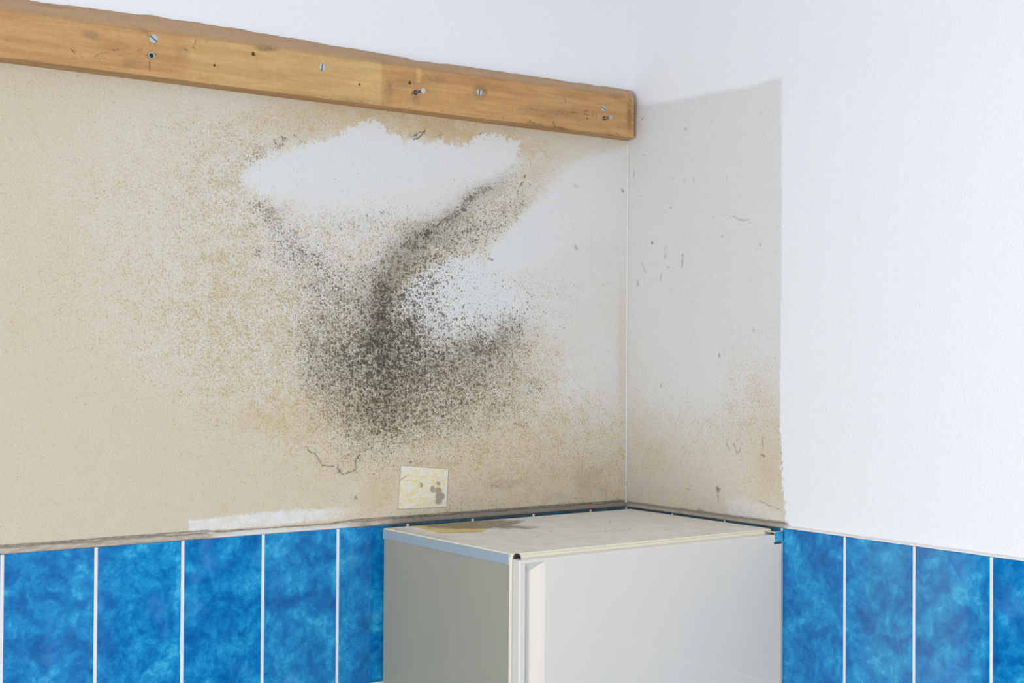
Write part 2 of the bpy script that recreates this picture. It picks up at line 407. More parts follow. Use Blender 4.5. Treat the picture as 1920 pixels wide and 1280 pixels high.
# band running up to the right corner of the batten
larm = [(485, 385), (520, 430), (570, 480), (625, 530), (670, 580), (705, 630)]
ld = seg_d(px+wx*.5, py+wy*.5, larm)
Dk = np.maximum(Dk, np.exp(-(ld/30)**2)*(.42+.25*np.clip((px-560)/140, 0, 1)))
band = [(700, 640), (705, 590), (725, 535), (760, 480), (795, 440), (845, 410), (890, 372), (935, 340)]
bd = seg_d(px+wx*.45, py+wy*.45, band); tt_ = np.clip((px-690)/260, 0, 1)
G = np.exp(-(bd/(34-16*tt_))**2)*(.62-.30*tt_)
crest = [(765, 462), (800, 432), (845, 408), (880, 378), (925, 345), (965, 315)]
cd = seg_d(px+wx*.25, py+wy*.25, crest)
Dk = np.maximum(Dk, np.exp(-(cd/13)**2)*np.clip((990-px)/160, .0, .62))
G = np.maximum(G, np.exp(-(cd/9)**2)*np.clip((980-px)/230, 0, .45))
for b in ((1105, 905, 26, 28, 0, .17), (950, 910, 36, 9, 0, .20), (1040, 935, 14, 8, 0, .15), (750, 690, 75, 60, 0, .42), (720, 620, 30, 60, 0, .5), (905, 650, 70, 28, -20, .42), (850, 690, 90, 30, 0, .30), (730, 750, 70, 40, 0, .34), (640, 690, 60, 70, 0, .22),
          (800, 440, 26, 16, 0, .45), (840, 445, 14, 16, 0, .4), (700, 510, 26, 14, 0, .35), (512, 400, 26, 26, 0, .16), (760, 610, 26, 26, 0, .42), (560, 490, 30, 30, 0, .1)):
    G = np.maximum(G, b[5]*blob(tx, ty, *b[:5]))
for b in ((505, 400, 30, 30, 0, .50), (555, 435, 26, 20, 0, .42), (480, 475, 18, 18, 0, .5), (520, 270, 16, 12, 0, .62), (480, 290, 16, 9, 0, .5), (560, 262, 26, 8, 0, .35),
          (780, 258, 22, 9, -8, .72), (822, 262, 20, 7, 8, .5), (838, 285, 12, 6, 40, .35), (800, 440, 30, 16, -20, .9), (755, 605, 30, 28, 0, 1.0), (785, 600, 26, 20, 0, .95),
          (705, 400, 26, 22, 0, .35), (660, 420, 40, 30, 0, .3), (905, 640, 50, 30, 0, .75), (975, 640, 30, 50, 0, .5), (600, 490, 40, 30, 0, .45), (640, 540, 40, 30, 0, .55),
          (890, 560, 40, 30, 0, .35), (1000, 725, 30, 30, 0, .4), (930, 760, 60, 40, 0, .42), (860, 740, 60, 40, 0, .55)):
    Dk = np.maximum(Dk, b[5]*blob(tx, ty, *b[:5]))
Dk[(px > 1150)] *= .3
# the clean patches: sharp above, feathered below
cl = [(455, 345), (470, 312), (520, 290), (560, 278), (600, 262), (648, 246), (672, 230), (697, 221), (712, 226), (732, 248), (758, 266), (775, 263),
      (800, 272), (830, 264), (855, 276), (880, 268), (893, 254), (925, 251), (952, 260), (974, 262), (972, 292), (945, 325), (905, 352), (860, 380),
      (815, 402), (760, 405), (700, 392), (640, 385), (560, 380), (500, 372)]
sd = poly_sd(px+wx*.10, py+wy*.10, cl)
low = sstep(300, 400, py-(px-760)*-.12)
soft = 5+60*low+34*sstep(640, 460, px)
rag = (fbm(X.ravel()*260, Z.ravel()*260, 2)-.5)*20+(fbm(X.ravel()*90+5, Z.ravel()*90, 2)-.5)*14
clean = sstep(0, 1, (-(sd+rag*(1+low))+soft*.55)/soft)
clean *= 1-.85*low
cl2 = [(1172, 270), (1120, 283), (1080, 300), (1040, 335), (1020, 360), (985, 395), (960, 425), (925, 460), (905, 500), (960, 520), (1060, 470), (1110, 440), (1172, 440)]
sd2 = poly_sd(px+wx*.25, py+wy*.25, cl2)
c2 = sstep(0, 1, (-(sd2+rag*.8)+14)/30)
clean = np.clip(np.maximum(clean, c2*.96), 0, .97)
pep = poly_sd(px+wx*.3, py+wy*.3, [(755, 540), (800, 505), (850, 480), (900, 480), (990, 560), (985, 590), (900, 600), (850, 612), (800, 600), (770, 580), (745, 570)])
pepm = sstep(0, 1, (-(pep+rag*1.4)+10)/24)                 # white ground showing between black pepper spots
k = 1-clean
Dk *= 1-.62*pepm*sstep(800, 890, px)*sstep(620, 560, py)
T = T*k*(1-.95*pepm); O = O*k*(1-pepm); Db = Db*(1-.88*clean)*(1-.6*pepm); G = G*(1-.9*clean)*(1-pepm)
Dk = Dk*(1-.95*clean)+pepm*.10
T = np.maximum(T, .48*sstep(26, 4, seg_d(px+wx*.3, py+wy*.3, [(1180, 262), (1090, 280), (1030, 310), (990, 350)]))*sstep(960, 1010, px))
# corner seam: faint yellow line low down
T = np.maximum(T, .5*np.exp(-((px-1166)/9)**2)*sstep(450, 640, py))
strip = poly_sd(px+wx*.06, py+wy*.06, [(355, 976), (440, 966), (560, 954), (680, 952), (680, 966), (600, 976), (470, 988), (355, 999)])
sm = sstep(3.5, -3, strip+(fbm(X.ravel()*300, Z.ravel()*300)-.5)*9)*sstep(690, 600, px)*(.62+.6*(fbm(X.ravel()*80, Z.ravel()*160)-.3))
sm = np.clip(sm, 0, .92)
fresh = sm*.45
T = T*(1-sm); O = O*(1-sm); Db *= 1-.8*sm; Dk *= 1-sm
# behind and above the batten the wall has its newer coat
up = sstep(2.150, 2.161, Z.ravel()); fresh = np.maximum(fresh, up); k = 1-up
T *= k; O *= k; Db *= k; Dk *= k; G *= k
lft = sstep(-1.6, -1.44, X.ravel()); 
mark = np.zeros_like(T)
def stroke(px, py, mark, pts, w, v, jit=1.6):
    jx = (fbm(px*.23, py*.23, 2)-.5)*2*jit; jy = (fbm(px*.23+31, py*.23+11, 2)-.5)*2*jit
    d = seg_d(px+jx, py+jy, pts); return np.maximum(mark, v*sstep(w*.9, w*.2, d)*np.clip(.35+1.1*fbm(px*.12+3, py*.12, 2), 0, 1))
for pts, w, v in (([(575, 838), (582, 848), (591, 850), (598, 862), (605, 873), (625, 874)], 1.7, .8), ([(592, 850), (593, 842)], 1.4, .5),
                  ([(632, 870), (635, 882), (642, 889), (652, 886), (662, 882), (668, 878), (666, 866), (673, 855)], 2.2, .85), ([(634, 886), (638, 880)], 2, .7),
                  ([(664, 882), (670, 886)], 2, .6), ([(665, 938), (667, 929), (670, 936)], 2.0, .8), ([(964, 792), (974, 796), (980, 800), (984, 797)], 1.8, .8),
                  ([(775, 262), (786, 258), (792, 250), (797, 243)], 2.4, .9), ([(752, 464), (760, 457), (768, 449)], 2.4, .8), ([(821, 422), (828, 415), (838, 407)], 2.6, .8),
                  ([(845, 404), (858, 396)], 2.4, .7), ([(870, 378), (884, 370)], 2.2, .7), ([(916, 484), (923, 487)], 4.0, .9), ([(905, 357), (912, 353)], 2.4, .7),
                  ([(984, 332), (985, 329)], 3.2, .8), ([(977, 347), (979, 343)], 3.5, .8), ([(1166, 355), (1168, 360)], 2.2, .7), ([(1079, 462), (1081, 466)], 4.5, .5),
                  ([(1078, 346), (1083, 352)], 3, .35), ([(280, 232), (300, 238), (330, 243)], 1.2, .35), ([(108, 128), (112, 132)], 1.2, .5),
                  ([(900, 252), (901, 250)], 2.4, .7), ([(742, 705), (748, 722)], 1.8, .8), ([(868, 577), (870, 571)], 3, .8), ([(826, 585), (830, 592)], 4.5, .85), ([(770, 610), (766, 598)], 5, .85),
                  ([(788, 612), (795, 620)], 4, .8), ([(810, 530), (812, 536)], 3, .8), ([(838, 527), (840, 532)], 3, .8), ([(1103, 948), (1110, 947)], 1.5, .5),
                  ([(921, 910), (935, 911)], 2.2, .5)):
    mark = stroke(px, py, mark, pts, w, v)
# open joint between plaster and mortar
zz = Z.ravel()-ZT; xx = X.ravel()
jl = .0128+.0022*(fbm(xx*30, xx*0+3)-.5)-.0030*sstep(-.98, -.94, xx)*sstep(-.66, -.72, xx)
mark = np.maximum(mark, sstep(.0024, .0006, np.abs(zz-jl))*(.55+.45*fbm(xx*200, xx*0)))
k = sstep(.02, .006, zz)*.30; Db = np.maximum(Db, k*(1-sm)); Dk = np.maximum(Dk, .25*sstep(.03, .01, zz)*sstep(-.62, -.5, xx))
T = np.clip(T, 0, 1)
wallA = fast_grid('wall_back', Pw, len(xs), len(zs), M_pl, attrs=dict(fresh=fresh, beige=T, orange=np.clip(O, 0, 1), ochre=np.clip(Db, 0, 1), dark=np.clip(Dk, 0, 1), smudge=np.clip(G, 0, 1), mark=mark))
struct(wallA, 'mould-stained plaster wall behind the batten and above the blue tiles')

# ------------------------------------------------------------------ wall_right: plane x = +0.006
ys = axis((.006, -.52, STEP), (-.52, -3.34, .12))
zb = axis((0, 1.33, .2), (1.33, 2.32, STEP), (2.32, 2.65, .06))
Y, Zb = np.meshgrid(ys, zb, indexing='ij')
zr = Zb.ravel()-ZT
xo = XB + .009*sstep(.80, .93, zr)
Pb = np.stack([xo, Y.ravel(), Zb.ravel()], -1)
qx, qy = survey(Pb)
vx = (fbm(Y.ravel()*30+9, Zb.ravel()*30)-.5)*30; vy = (fbm(Y.ravel()*30+50, Zb.ravel()*30+9)-.5)*30
sx_, sy_ = qx+vx, qy+vy
TB = ["1000000", "1000011", "2000111", "2100122", "3111233", "5433456", "6655578", "6666688", "7776567", "7776567"]
DBB = ["0000000", "0100110", "1101221", "2211332", "2222443", "3334444", "3333333", "2222234", "2222222", "2222222"]
ba = (1180, 50, 550, 50)
T2 = table(TB, *ba, sx_, sy_); D2 = table(DBB, *ba, sx_, sy_)
rb = (fbm(Y.ravel()*230, Zb.ravel()*110, 3)-.5)*14*sstep(700, 900, qy)
oldp = rb+poly_sd(qx+vx*.12, qy+vy*.12, [(1150, 192), (1185, 193), (1215, 194), (1250, 191), (1300, 181), (1350, 172), (1400, 163), (1440, 151), (1465, 146), (1465, 400), (1464, 600),
                                     (1462, 760), (1463, 850), (1466, 900), (1470, 940), (1472, 978), (1478, 1020), (1150, 1060)])
wdt = 3+9*sstep(300, 190, qy)
old = sstep(0, 1, (-oldp+wdt*.5)/wdt)
T2 *= .84*old; D2 *= old
wsm = (.55+.9*(fbm(Y.ravel()*150, Zb.ravel()*150)-.4))*sstep(10, -8, (fbm(Y.ravel()*300, Zb.ravel()*300)-.5)*14+poly_sd(qx+vx*.3, qy+vy*.3, [(1362, 934), (1400, 935), (1440, 950), (1466, 962), (1466, 990), (1400, 985), (1365, 962)]))
T2 *= 1-.8*wsm; D2 *= 1-.8*wsm
O2 = np.zeros_like(T2)+.05*T2
for b in ((1440, 870, 30, 90, 0, .32), (1235, 860, 40, 40, 0, .15), (1430, 740, 24, 40, 0, .18)): O2 = np.maximum(O2, b[5]*blob(sx_, sy_, *b[:5])*old)
m2 = np.zeros_like(T2)
for pts, w, v in (([(1257, 389), (1258, 391)], 2.4, .9), ([(1222, 452), (1223, 456)], 2.6, .8), ([(1252, 500), (1255, 501)], 2.2, .9), ([(1280, 476), (1279, 500)], 1.8, .65),
                  ([(1248, 475), (1247, 484)], 1.8, .5), ([(1240, 512), (1238, 528)], 2, .4), ([(1202, 492), (1207, 503), (1212, 512)], 1.6, .4), ([(1196, 526), (1196, 536)], 1.8, .5),
                  ([(1374, 404), (1382, 411), (1405, 413)], 1.4, .55), ([(1363, 328), (1361, 342)], 1.3, .3), ([(1299, 332), (1302, 342)], 1.3, .35), ([(1283, 332), (1284, 338)], 1.3, .4),
                  ([(1424, 457), (1426, 461)], 2.6, .5), ([(1354, 442), (1355, 443)], 2.2, .5), ([(1345, 914), (1346, 921)], 4.0, .75), ([(1346, 920), (1347, 940)], 1.3, .55), ([(1344, 916), (1351, 917)], 2.0, .7),
                  ([(1430, 818), (1431, 842)], 1.6, .6), ([(1428, 852), (1433, 855)], 3, .7), ([(1376, 832), (1382, 850)], 1.5, .6), ([(1384, 852), (1388, 838)], 1.5, .55), ([(1361, 830), (1369, 845)], 1.5, .5),
                  ([(1203, 224), (1206, 221)], 2, .5), ([(1285, 240), (1286, 243)], 2, .5), ([(1206, 290), (1208, 291)], 2.2, .5), ([(1190, 320), (1187, 334)], 1.4, .4), ([(1412, 618), (1413, 620)], 2.5, .5),
                  ([(1348, 664), (1349, 668)], 2.6, .5), ([(1240, 720), (1240, 726)], 2, .5), ([(1286, 915), (1298, 919)], 2, .3), ([(1312, 956), (1318, 960)], 6, .55), ([(1420, 938), (1440, 946), (1464, 956)], 1.4, .5),
                  ([(1260, 332), (1261, 336)], 1.5, .35), ([(1215, 205), (1216, 206)], 2, .3), ([(1246, 470), (1250, 462)], 2, .3)):
    m2 = stroke(qx, qy, m2, pts, w, v, 1.0)
yy = -Y.ravel()
jl = .0098+.0016*(fbm(yy*40, yy*0+3)-.5)
m2 = np.maximum(m2, sstep(.0026, .0006, np.abs(zr-jl))*.7*sstep(.47, .455, yy))
wallB = fast_grid('wall_right', Pb, len(ys), len(zb), M_pl, attrs=dict(fresh=1-old*(1-.25*wsm), beige=np.clip(T2, 0, 1), orange=np.clip(O2, 0, 1), ochre=np.clip(D2, 0, 1),
                  dark=.0*D2+.10*sstep(.03, 0, zr)*(yy < .46), smudge=0*D2, mark=m2))
struct(wallB, 'white plaster wall on the right with an old grey unpainted patch')

# rest of the room shell (outside the picture)
H = 2.62
struct(box('floor', (-3.0, .1, -3.32, .1, -.1, 0), M_floor))
struct(box('ceiling', (-3.0, .1, -3.32, .1, H, H+.1), M_white))
bm = bmesh.new()
for d in ((-3.1, -3.0, -3.32, -2.75, 0, H), (-3.1, -3.0, -1.65, .1, 0, H), (-3.1, -3.0, -2.75, -1.65, 2.3, H)): box_bm(bm, *d)
struct(bm_obj('wall_left', bm, M_white))
bm = bmesh.new()
for d in ((-3.1, -2.15, -3.42, -3.32, 0, H), (-.35, .1, -3.42, -3.32, 0, H), (-2.15, -.35, -3.42, -3.32, 0, 1.1), (-2.15, -.35, -3.42, -3.32, 2.52, H)): box_bm(bm, *d)
struct(bm_obj('wall_front', bm, M_white))
bm = bmesh.new()
for d in ((-2.15, -2.08, -3.40, -3.34, 1.1, 2.52), (-.42, -.35, -3.40, -3.34, 1.1, 2.52), (-2.08, -.42, -3.40, -3.34, 1.1, 1.17), (-2.08, -.42, -3.40, -3.34, 2.45, 2.52), (-1.28, -1.22, -3.40, -3.34, 1.17, 2.45)): box_bm(bm, *d)
win = struct(bm_obj('window_1', bm, M_frame))
box('window_pane', (-2.08, -.42, -3.375, -3.370, 1.17, 2.45), M_glass, win)
bm = bmesh.new()
for d in ((-3.08, -3.03, -2.75, -2.67, 0, 2.3), (-3.08, -3.03, -1.73, -1.65, 0, 2.3), (-3.08, -3.03, -2.67, -1.73, 0, .12), (-3.08, -3.03, -2.67, -1.73, 2.2, 2.3)): box_bm(bm, *d)
dr = struct(bm_obj('added_door', bm, M_frame))  # unseen glazed door, added to house the left fill light
box('added_door_pane', (-3.057, -3.052, -2.67, -1.73, .12, 2.2), M_glass, dr)

# ------------------------------------------------------------------ glazed tiles
SP = .153; GW = .0056; TH = .298
def tiles(name, along, edges, parent):
    V = []; Fc = []; seeds = []
    rr = np.random.RandomState(3 if along == 'x' else 11)
    rows = [ZT - k*(TH+GW*.8) for k in range(5)]
    for ri, ztop in enumerate(rows):
        zbot = max(0.0, ztop-TH)
        for e0, e1 in edges:
            b = .0016; n0 = len(V)
            s = rr.rand()
            for ins, dep in ((0, .010), (0, .0014), (b*.35, .0004), (b, 0.0)):
                for u, z in ((e0+ins, zbot+ins), (e1-ins, zbot+ins), (e1-ins, ztop-ins), (e0+ins, ztop-ins)):
                    V.append((u, dep, z) if along == 'x' else (dep, -u, z)); seeds.append(s)
            for L in range(3):
                for i in range(4):
                    j = (i+1) % 4; f = (n0+4*L+i, n0+4*L+j, n0+4*L+4+j, n0+4*L+4+i)
                    Fc.append(f)
            Fc.append((n0+12, n0+13, n0+14, n0+15))
    V = [(v[0], v[1], v[2]) for v in V]
    o = mesh_obj(name, V, Fc, M_tile, parent, attrs={'tile_seed': np.array(seeds)})
    bm = bmesh.new(); bm.from_mesh(o.data); bmesh.ops.recalc_face_normals(bm, faces=bm.faces); bm.to_mesh(o.data); bm.free()
    return o
g = GW/2
cA = [-.2519+SP] + [-.2519-SP*k for k in range(0, 18)]
eA = [(cA[0]+g, -.001)] + [(cA[i+1]+g, cA[i]-g) for i in range(len(cA)-1)]
cB = [.1459+SP*k-.0 for k in range(0, 21)]
eB = [(.002, cB[0]-g)] + [(cB[i]+g, cB[i+1]-g) for i in range(len(cB)-1)]
def tiles_b(name, edges, parent):
    return tiles(name, 'y', edges, parent)
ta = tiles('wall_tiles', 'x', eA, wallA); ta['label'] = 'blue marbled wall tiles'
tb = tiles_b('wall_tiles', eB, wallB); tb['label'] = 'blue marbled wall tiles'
box('grout', (-2.99, .002, .0012, .0055, 0, ZT-.0008), M_gr, wallA)
box('grout', (.0012, .0055, -3.3, .0012, 0, ZT-.0008), M_gr, wallB)

# mortar and sealant lines on top of the tiles
def bead(name, n, a0, a1, fn, white, grime, parent):
    us = np.linspace(a0, a1, n); V = []; W = []; Gm = []
    for i, u in enumerate(us):
        prof = fn(u, i)
        for (d, z) in prof: V.append((u, d, ZT+z) if name[1] == 'x' else (d, u, ZT+z)); W.append(white(u)); Gm.append(grime(u, z))
    m = len(fn(us[0], 0)); P = np.array(V)
    o = fast_grid(name[0], P, n, m, M_mo, parent, attrs={'white': np.array(W), 'grime': np.array(Gm)}, flip=(name[1] == 'x'))
    return o
nz = lambda u, s, k=0: float(vnoise(np.array([u*s+k+300.]), np.array([k*3.1+1]))[0]-.5)
def fA(u, i):
    h = .0108+.0030*nz(u, 30, 1)+.0012*nz(u, 160, 2)
    if -.97 < u < -.68: h -= .0035
    pr = .0006+.0012*nz(u, 60, 3); r = .0010*nz(u, 300, 4)
    return [(.0062, -.001), (-.0002-pr*.5, .0003+r*.3), (-.0012-pr-r, .0022), (-.0012-r, h*.45), (.0012+r, h*.75), (.0035, h), (.0064, h+.0008)]
def sst(a, b, x): return float(sstep(a, b, np.array([x]))[0])
bA = bead(('tile_mortar', 'x'), 900, -2.99, -.001, fA, lambda u: .85*sst(-.98, -.95, u)*sst(-.66, -.72, u)+.12,
          lambda u, z: min(1, .15+.55*sst(-.64, -.55, u)+(.35 if z > .009 else 0)+(.35*sst(-.66, -.5, u) if z < 0 else 0)), wallA)
bA['label'] = 'crumbling grey mortar line on top of the tiles'
def fB(u, i):
    v = -u; b = 1-sst(.455, .475, v)
    h = (.0042+.0040*b)+.0012*nz(u, 60, 6)+.0010*b*nz(u, 220, 7)
    return [(.0062, -.001), (-.0004-.0003*b, .0002), (-.0010-.0014*b+.0008*b*nz(u, 300, 8), .0012), (.0010, h*.6), (.0035, h), (.0064, h+.0006)]
bB = bead(('tile_mortar', 'y'), 900, -.001, -3.3, fB, lambda u: .2+.78*sst(.455, .475, -u), lambda u, z: (1-sst(.455, .475, -u))*(.35 if z < .006 else .7), wallB)
bB['label'] = 'thin sealant line on top of the right-hand tiles'
# sealant strip down the corner
n = 260; zc = np.linspace(ZT+.008, ZT+.79, n); V = []
for i, z in enumerate(zc):
    w = .0020+.0006*nz(z, 30, 9); r = .0004*nz(z, 200, 4)
    V += [(XB-w*1.5, YA+.0002, z), (XB-w*.9+r, YA-.0012+r, z), (XB-w*.35, YA-.0026, z), (XB-.0007, YA-w*.8, z), (XB+.0001, YA-w*1.2, z)]
cs = fast_grid('corner_sealant', np.array(V), n, 5, None, wallA, flip=True)
t = NT('corner_sealant_paint'); t.set(Base_Color=t.mix(t.ramp(t.noise(t.mapping(t.coord(), scale=(1, 1, .3)), 40, 4), .45, .7), (.63, .64, .65, 1), (.60, .57, .49, 1)), Roughness=.6); cs.data.materials.append(t.m)

# ------------------------------------------------------------------ wooden batten
xw = axis((-2.6, -1.40, .02), (-1.40, -.0145, .0019))
NP_F = 44
PY = -.0352
def prof(x):
    s = (x+1.346)/1.331
    zb_ = .7925+.0066*s; zf = .8680+.0185*np.clip(s, 0, 1)-.0015
    zt = np.interp(x, [-2.6, -1.335, -1.066, -.885, -.519, -.02], [.894, .8990, .9070, .9078, .9035, .9110])
    j = vnoise(np.array([x*26+50.]), np.array([2.2]))[0]; j2 = vnoise(np.array([x*90+50.]), np.array([8.2]))[0]; j3 = vnoise(np.array([x*11.]), np.array([5.2]))[0]
    zt += .0024*(j-.5)+.0014*(j2-.5)-.005*max(0., j3-.80)/.2
    r = .0016
    p = [(YA, zb_), (PY*.5, zb_), (PY+r, zb_), (PY+r*.3, zb_+r*.3), (PY, zb_+r)]
    for k in range(1, NP_F+1): p.append((PY, zb_+r+(zf-zb_-2*r)*k/NP_F))
    p.append((PY+r*.35, zf-r*.35))
    for k in range(1, 9):
        q = k/8; p.append((PY+r+(YA-.001-PY-r)*q, zf+(zt-zf)*q**.8+.0012*math.sin(q*3.1)))
    return p
PR = [prof(x) for x in xw]; m = len(PR[0])
V = np.array([(x, a_, b_+ZT) for x, p in zip(xw, PR) for a_, b_ in p])
# slightly worn right end
endx = xw[-1]
back_ = np.clip((V[:, 1]-PY)/(YA-PY), 0, 1)*sstep(endx-.05, endx, V[:, 0])
lim = XB+.009*sstep(.80, .93, V[:, 2]-ZT)-.0004
V[:, 0] += back_*np.maximum(lim-V[:, 0], 0)*np.clip((V[:, 0]-endx+.05)/.05, 0, 1)
bx_, by_ = survey(V)
vz = V[:, 2]-ZT
isfront = np.abs(V[:, 1]-PY) < .0012
pale = sstep(335, 365, bx_+8*(fbm(V[:, 0]*40, V[:, 2]*40)-.5))*sstep(718, 713, bx_)
pale = pale*(.62+.38*sstep(540, 700, bx_)) * (.75+.5*(fbm(V[:, 0]*9, V[:, 2]*40)-.3))
pale = np.maximum(pale, .9*sstep(0, 1, (-poly_sd(bx_, by_, [(781, 124), (791, 125), (791, 140), (788, 156), (782, 156), (780, 138)])+1.5)/3.5))
pale = np.clip(pale, 0, 1)*sstep(.0035, .0005, V[:, 1]-PY)
dirt_tone = .20+0*vz
for b in ((500, 92, 26, 6, 8, .8), (680, 190, 70, 7, 8, .55), (560, 178, 60, 5, 8, .4), (340, 100, 26, 22, 0, .35), (245, 118, 26, 12, 0, .5), (172, 66, 22, 10, 15, .6), (270, 58, 14, 8, 0, .55),
          (100, 12, 60, 5, 8, .45), (15, 75, 10, 7, 0, .4), (730, 165, 12, 30, 0, .5), (820, 148, 22, 12, 0, .5), (900, 172, 16, 16, 0, .75), (1050, 212, 70, 16, 4, .5), (1000, 205, 40, 14, 5, .4),
          (1180, 215, 6, 40, 0, .75), (1160, 180, 22, 8, 10, .55), (1100, 170, 40, 10, 8, .35), (700, 108, 60, 6, 8, .4), (760, 155, 30, 20, 0, .3), (782, 190, 8, 14, 0, .5), (845, 215, 12, 25, 0, .35),
          (1000, 235, 120, 5, 7, .55), (1120, 250, 60, 5, 5, .4), (210, 55, 60, 5, 8, .35), (60, 130, 120, 5, 8, .15)):
    dirt_tone = np.maximum(dirt_tone, b[5]*blob(bx_, by_, *b[:5]))
edge = sstep(.0015, .004, V[:, 1]-PY)*(vz > .84)
dirt_tone = np.maximum(dirt_tone, .42*np.exp(-((V[:, 1]-PY-.004)/.004)**2)*(vz > .85))
dirt_tone = np.maximum(dirt_tone, .30*((vz < .802) & (V[:, 1] > PY+.001)))  # underside of the batten set darker
mk = np.zeros(len(V))
W = [([(133, 92), (140, 100)], 2, .8), ([(134, 94), (143, 95)], 1.5, .7), ([(175, 106), (190, 100), (205, 97)], 1.2, .7), ([(176, 108), (195, 104)], 1.1, .6), ([(183, 111), (200, 109)], 1.1, .6), ([(210, 94), (224, 92)], 1.4, .8),
     ([(225, 102), (247, 101)], 1.1, .6), ([(258, 95), (266, 92)], 1.8, .8), ([(150, 105), (160, 108)], 1.1, .5), ([(128, 112), (145, 108)], 1, .5), ([(281, 80), (282, 96)], .9, .7), ([(281, 112), (280, 134)], .9, .75),
     ([(275, 64), (281, 70)], 1.2, .8), ([(290, 86), (292, 85)], 1.1, .8), ([(346, 92), (352, 95)], 1.8, .9), ([(368, 68), (366, 82), (361, 90)], 1.2, .8), ([(362, 89), (367, 91)], 2, .8), ([(387, 76), (388, 81)], 1, .7),
     ([(322, 131), (323, 135)], 1.2, .8), ([(294, 103), (288, 100)], 1.4, .8), ([(295, 109), (296, 108)], 1.4, .7), ([(274, 104), (278, 103)], 2.4, .95), ([(279, 96), (284, 96)], 1.5, .8),
     ([(163, 38), (163, 45)], 1.6, .7), ([(136, 33), (139, 34)], 1.5, .7), ([(480, 121), (483, 124)], 1, .5), ([(571, 105), (571, 108)], 1.2, .6), ([(648, 138), (651, 139)], 1.2, .6),
     ([(773, 176), (776, 170)], 2.4, .95), ([(774, 188), (777, 182)], 1.6, .85), ([(778, 181), (788, 178)], 1.3, .6), ([(798, 140), (803, 143)], 1.4, .7), ([(734, 132), (735, 133)], 1.2, .7),
     ([(722, 160), (744, 161)], 1.1, .5), ([(740, 163), (745, 162)], 1.2, .6), ([(827, 208), (829, 208)], 1.6, .8), ([(876, 177), (880, 177)], 1.5, .7), ([(908, 168), (912, 169)], 1.1, .8), ([(909, 174), (913, 175)], 1.1, .7),
     ([(1058, 182), (1061, 192)], 1.1, .85), ([(1002, 196), (1002, 197)], 1.2, .7), ([(993, 204), (1018, 206)], 1, .6), ([(959, 206), (985, 204)], .9, .45), ([(1038, 206), (1056, 210)], 1.2, .6), ([(1040, 215), (1054, 217)], 1, .5),
     ([(1068, 210), (1086, 212)], 1.2, .6), ([(1070, 217), (1080, 217)], 1, .5), ([(1096, 207), (1103, 209)], 1.3, .8), ([(1097, 214), (1103, 216)], 1.2, .8), ([(1100, 221), (1102, 223)], 1.5, .9), ([(1110, 208), (1112, 218)], 1.3, .7),
     ([(1117, 210), (1118, 220)], 1.3, .7), ([(976, 225), (1016, 233)], 1.2, .6), ([(1038, 228), (1040, 240)], 2.2, .8), ([(1042, 238), (1065, 243)], 1.3, .85), ([(943, 217), (944, 224)], 1.2, .6), ([(993, 225), (995, 227)], 1.8, .8),
     ([(1075, 232), (1090, 234)], 1.1, .6), ([(1140, 252), (1148, 253)], 1.3, .8), ([(1156, 250), (1161, 255)], 1.5, .9), ([(1123, 237), (1124, 238)], 1.4, .7), ([(1181, 187), (1182, 189)], 1.6, .8), ([(960, 221), (1010, 232)], .9, .3),
     ([(1160, 238), (1161, 243)], 1.3, .6), ([(850, 211), (975, 226)], 1.0, .25), ([(600, 180), (700, 196)], 1.2, .3), ([(560, 176), (590, 180)], 1.3, .4)]
for pts, w, v in W: mk = stroke(bx_, by_, mk, pts, w*.95, v, .7)
mk *= (V[:, 1] < PY+.004)
plank = fast_grid('plank', V - np.array([0, 0, 0]), len(xw), m, M_wood, None, attrs=dict(pale=pale, dirt_tone=dirt_tone, mark=mk, edge=edge), flip=True, smooth=False)
# close the ends and round the right arris
bm = bmesh.new(); bm.from_mesh(plank.data); bm.verts.ensure_lookup_table()
NV = len(xw)
for i in (0, NV-1):
    vsx = [bm.verts[i*m+j] for j in range(m)]
    try: bm.faces.new(vsx if i else vsx[::-1])
    except ValueError: pass
bm.faces.new([bm.verts[i*m] for i in range(NV)] + [bm.verts[i*m+m-1] for i in range(NV-1, -1, -1)])
bmesh.ops.recalc_face_normals(bm, faces=bm.faces)
bm.to_mesh(plank.data); bm.free()
batten = empty('wall_batten', (-1.3, YA, ZT+.79), 'long weathered wooden batten with screws and nail holes fixed along the wall', 'batten')
plank.parent = batten; plank.location = -Vector(batten.location)

def lathe(name, profl, mat, pos, parent, seg=28, slot=None, smooth=True, tilt=(0, 0)):
    """profile (radius, height out of the wall) turned about the -Y axis"""
    bm = bmesh.new(); rings = []
    for r, h in profl:
        rings.append([bm.verts.new((r*math.cos(2*math.pi*i/seg), -h, r*math.sin(2*math.pi*i/seg))) for i in range(seg)])
    for A_, B_ in zip(rings[:-1], rings[1:]):
        for i in range(seg):
            j = (i+1) % seg; bm.faces.new((A_[i], A_[j], B_[j], B_[i]))
    bm.faces.new(rings[0]); bm.faces.new(rings[-1][::-1])
    bmesh.ops.recalc_face_normals(bm, faces=bm.faces)
    o = bm_obj(name, bm, mat, parent, smooth)
    if smooth:
        o.data.polygons.foreach_set('use_smooth', [len(p.vertices) == 4 for p in o.data.polygons])
        bm2 = bmesh.new(); bm2.from_mesh(o.data)
        for e in bm2.edges:
            if len(e.link_faces) == 2 and e.calc_face_angle(0) > .6: e.smooth = False
        bm2.to_mesh(o.data); bm2.free()
    o.location = Vector(pos) - Vector(parent.location); o.rotation_euler = (tilt[0], 0, tilt[1]); return o
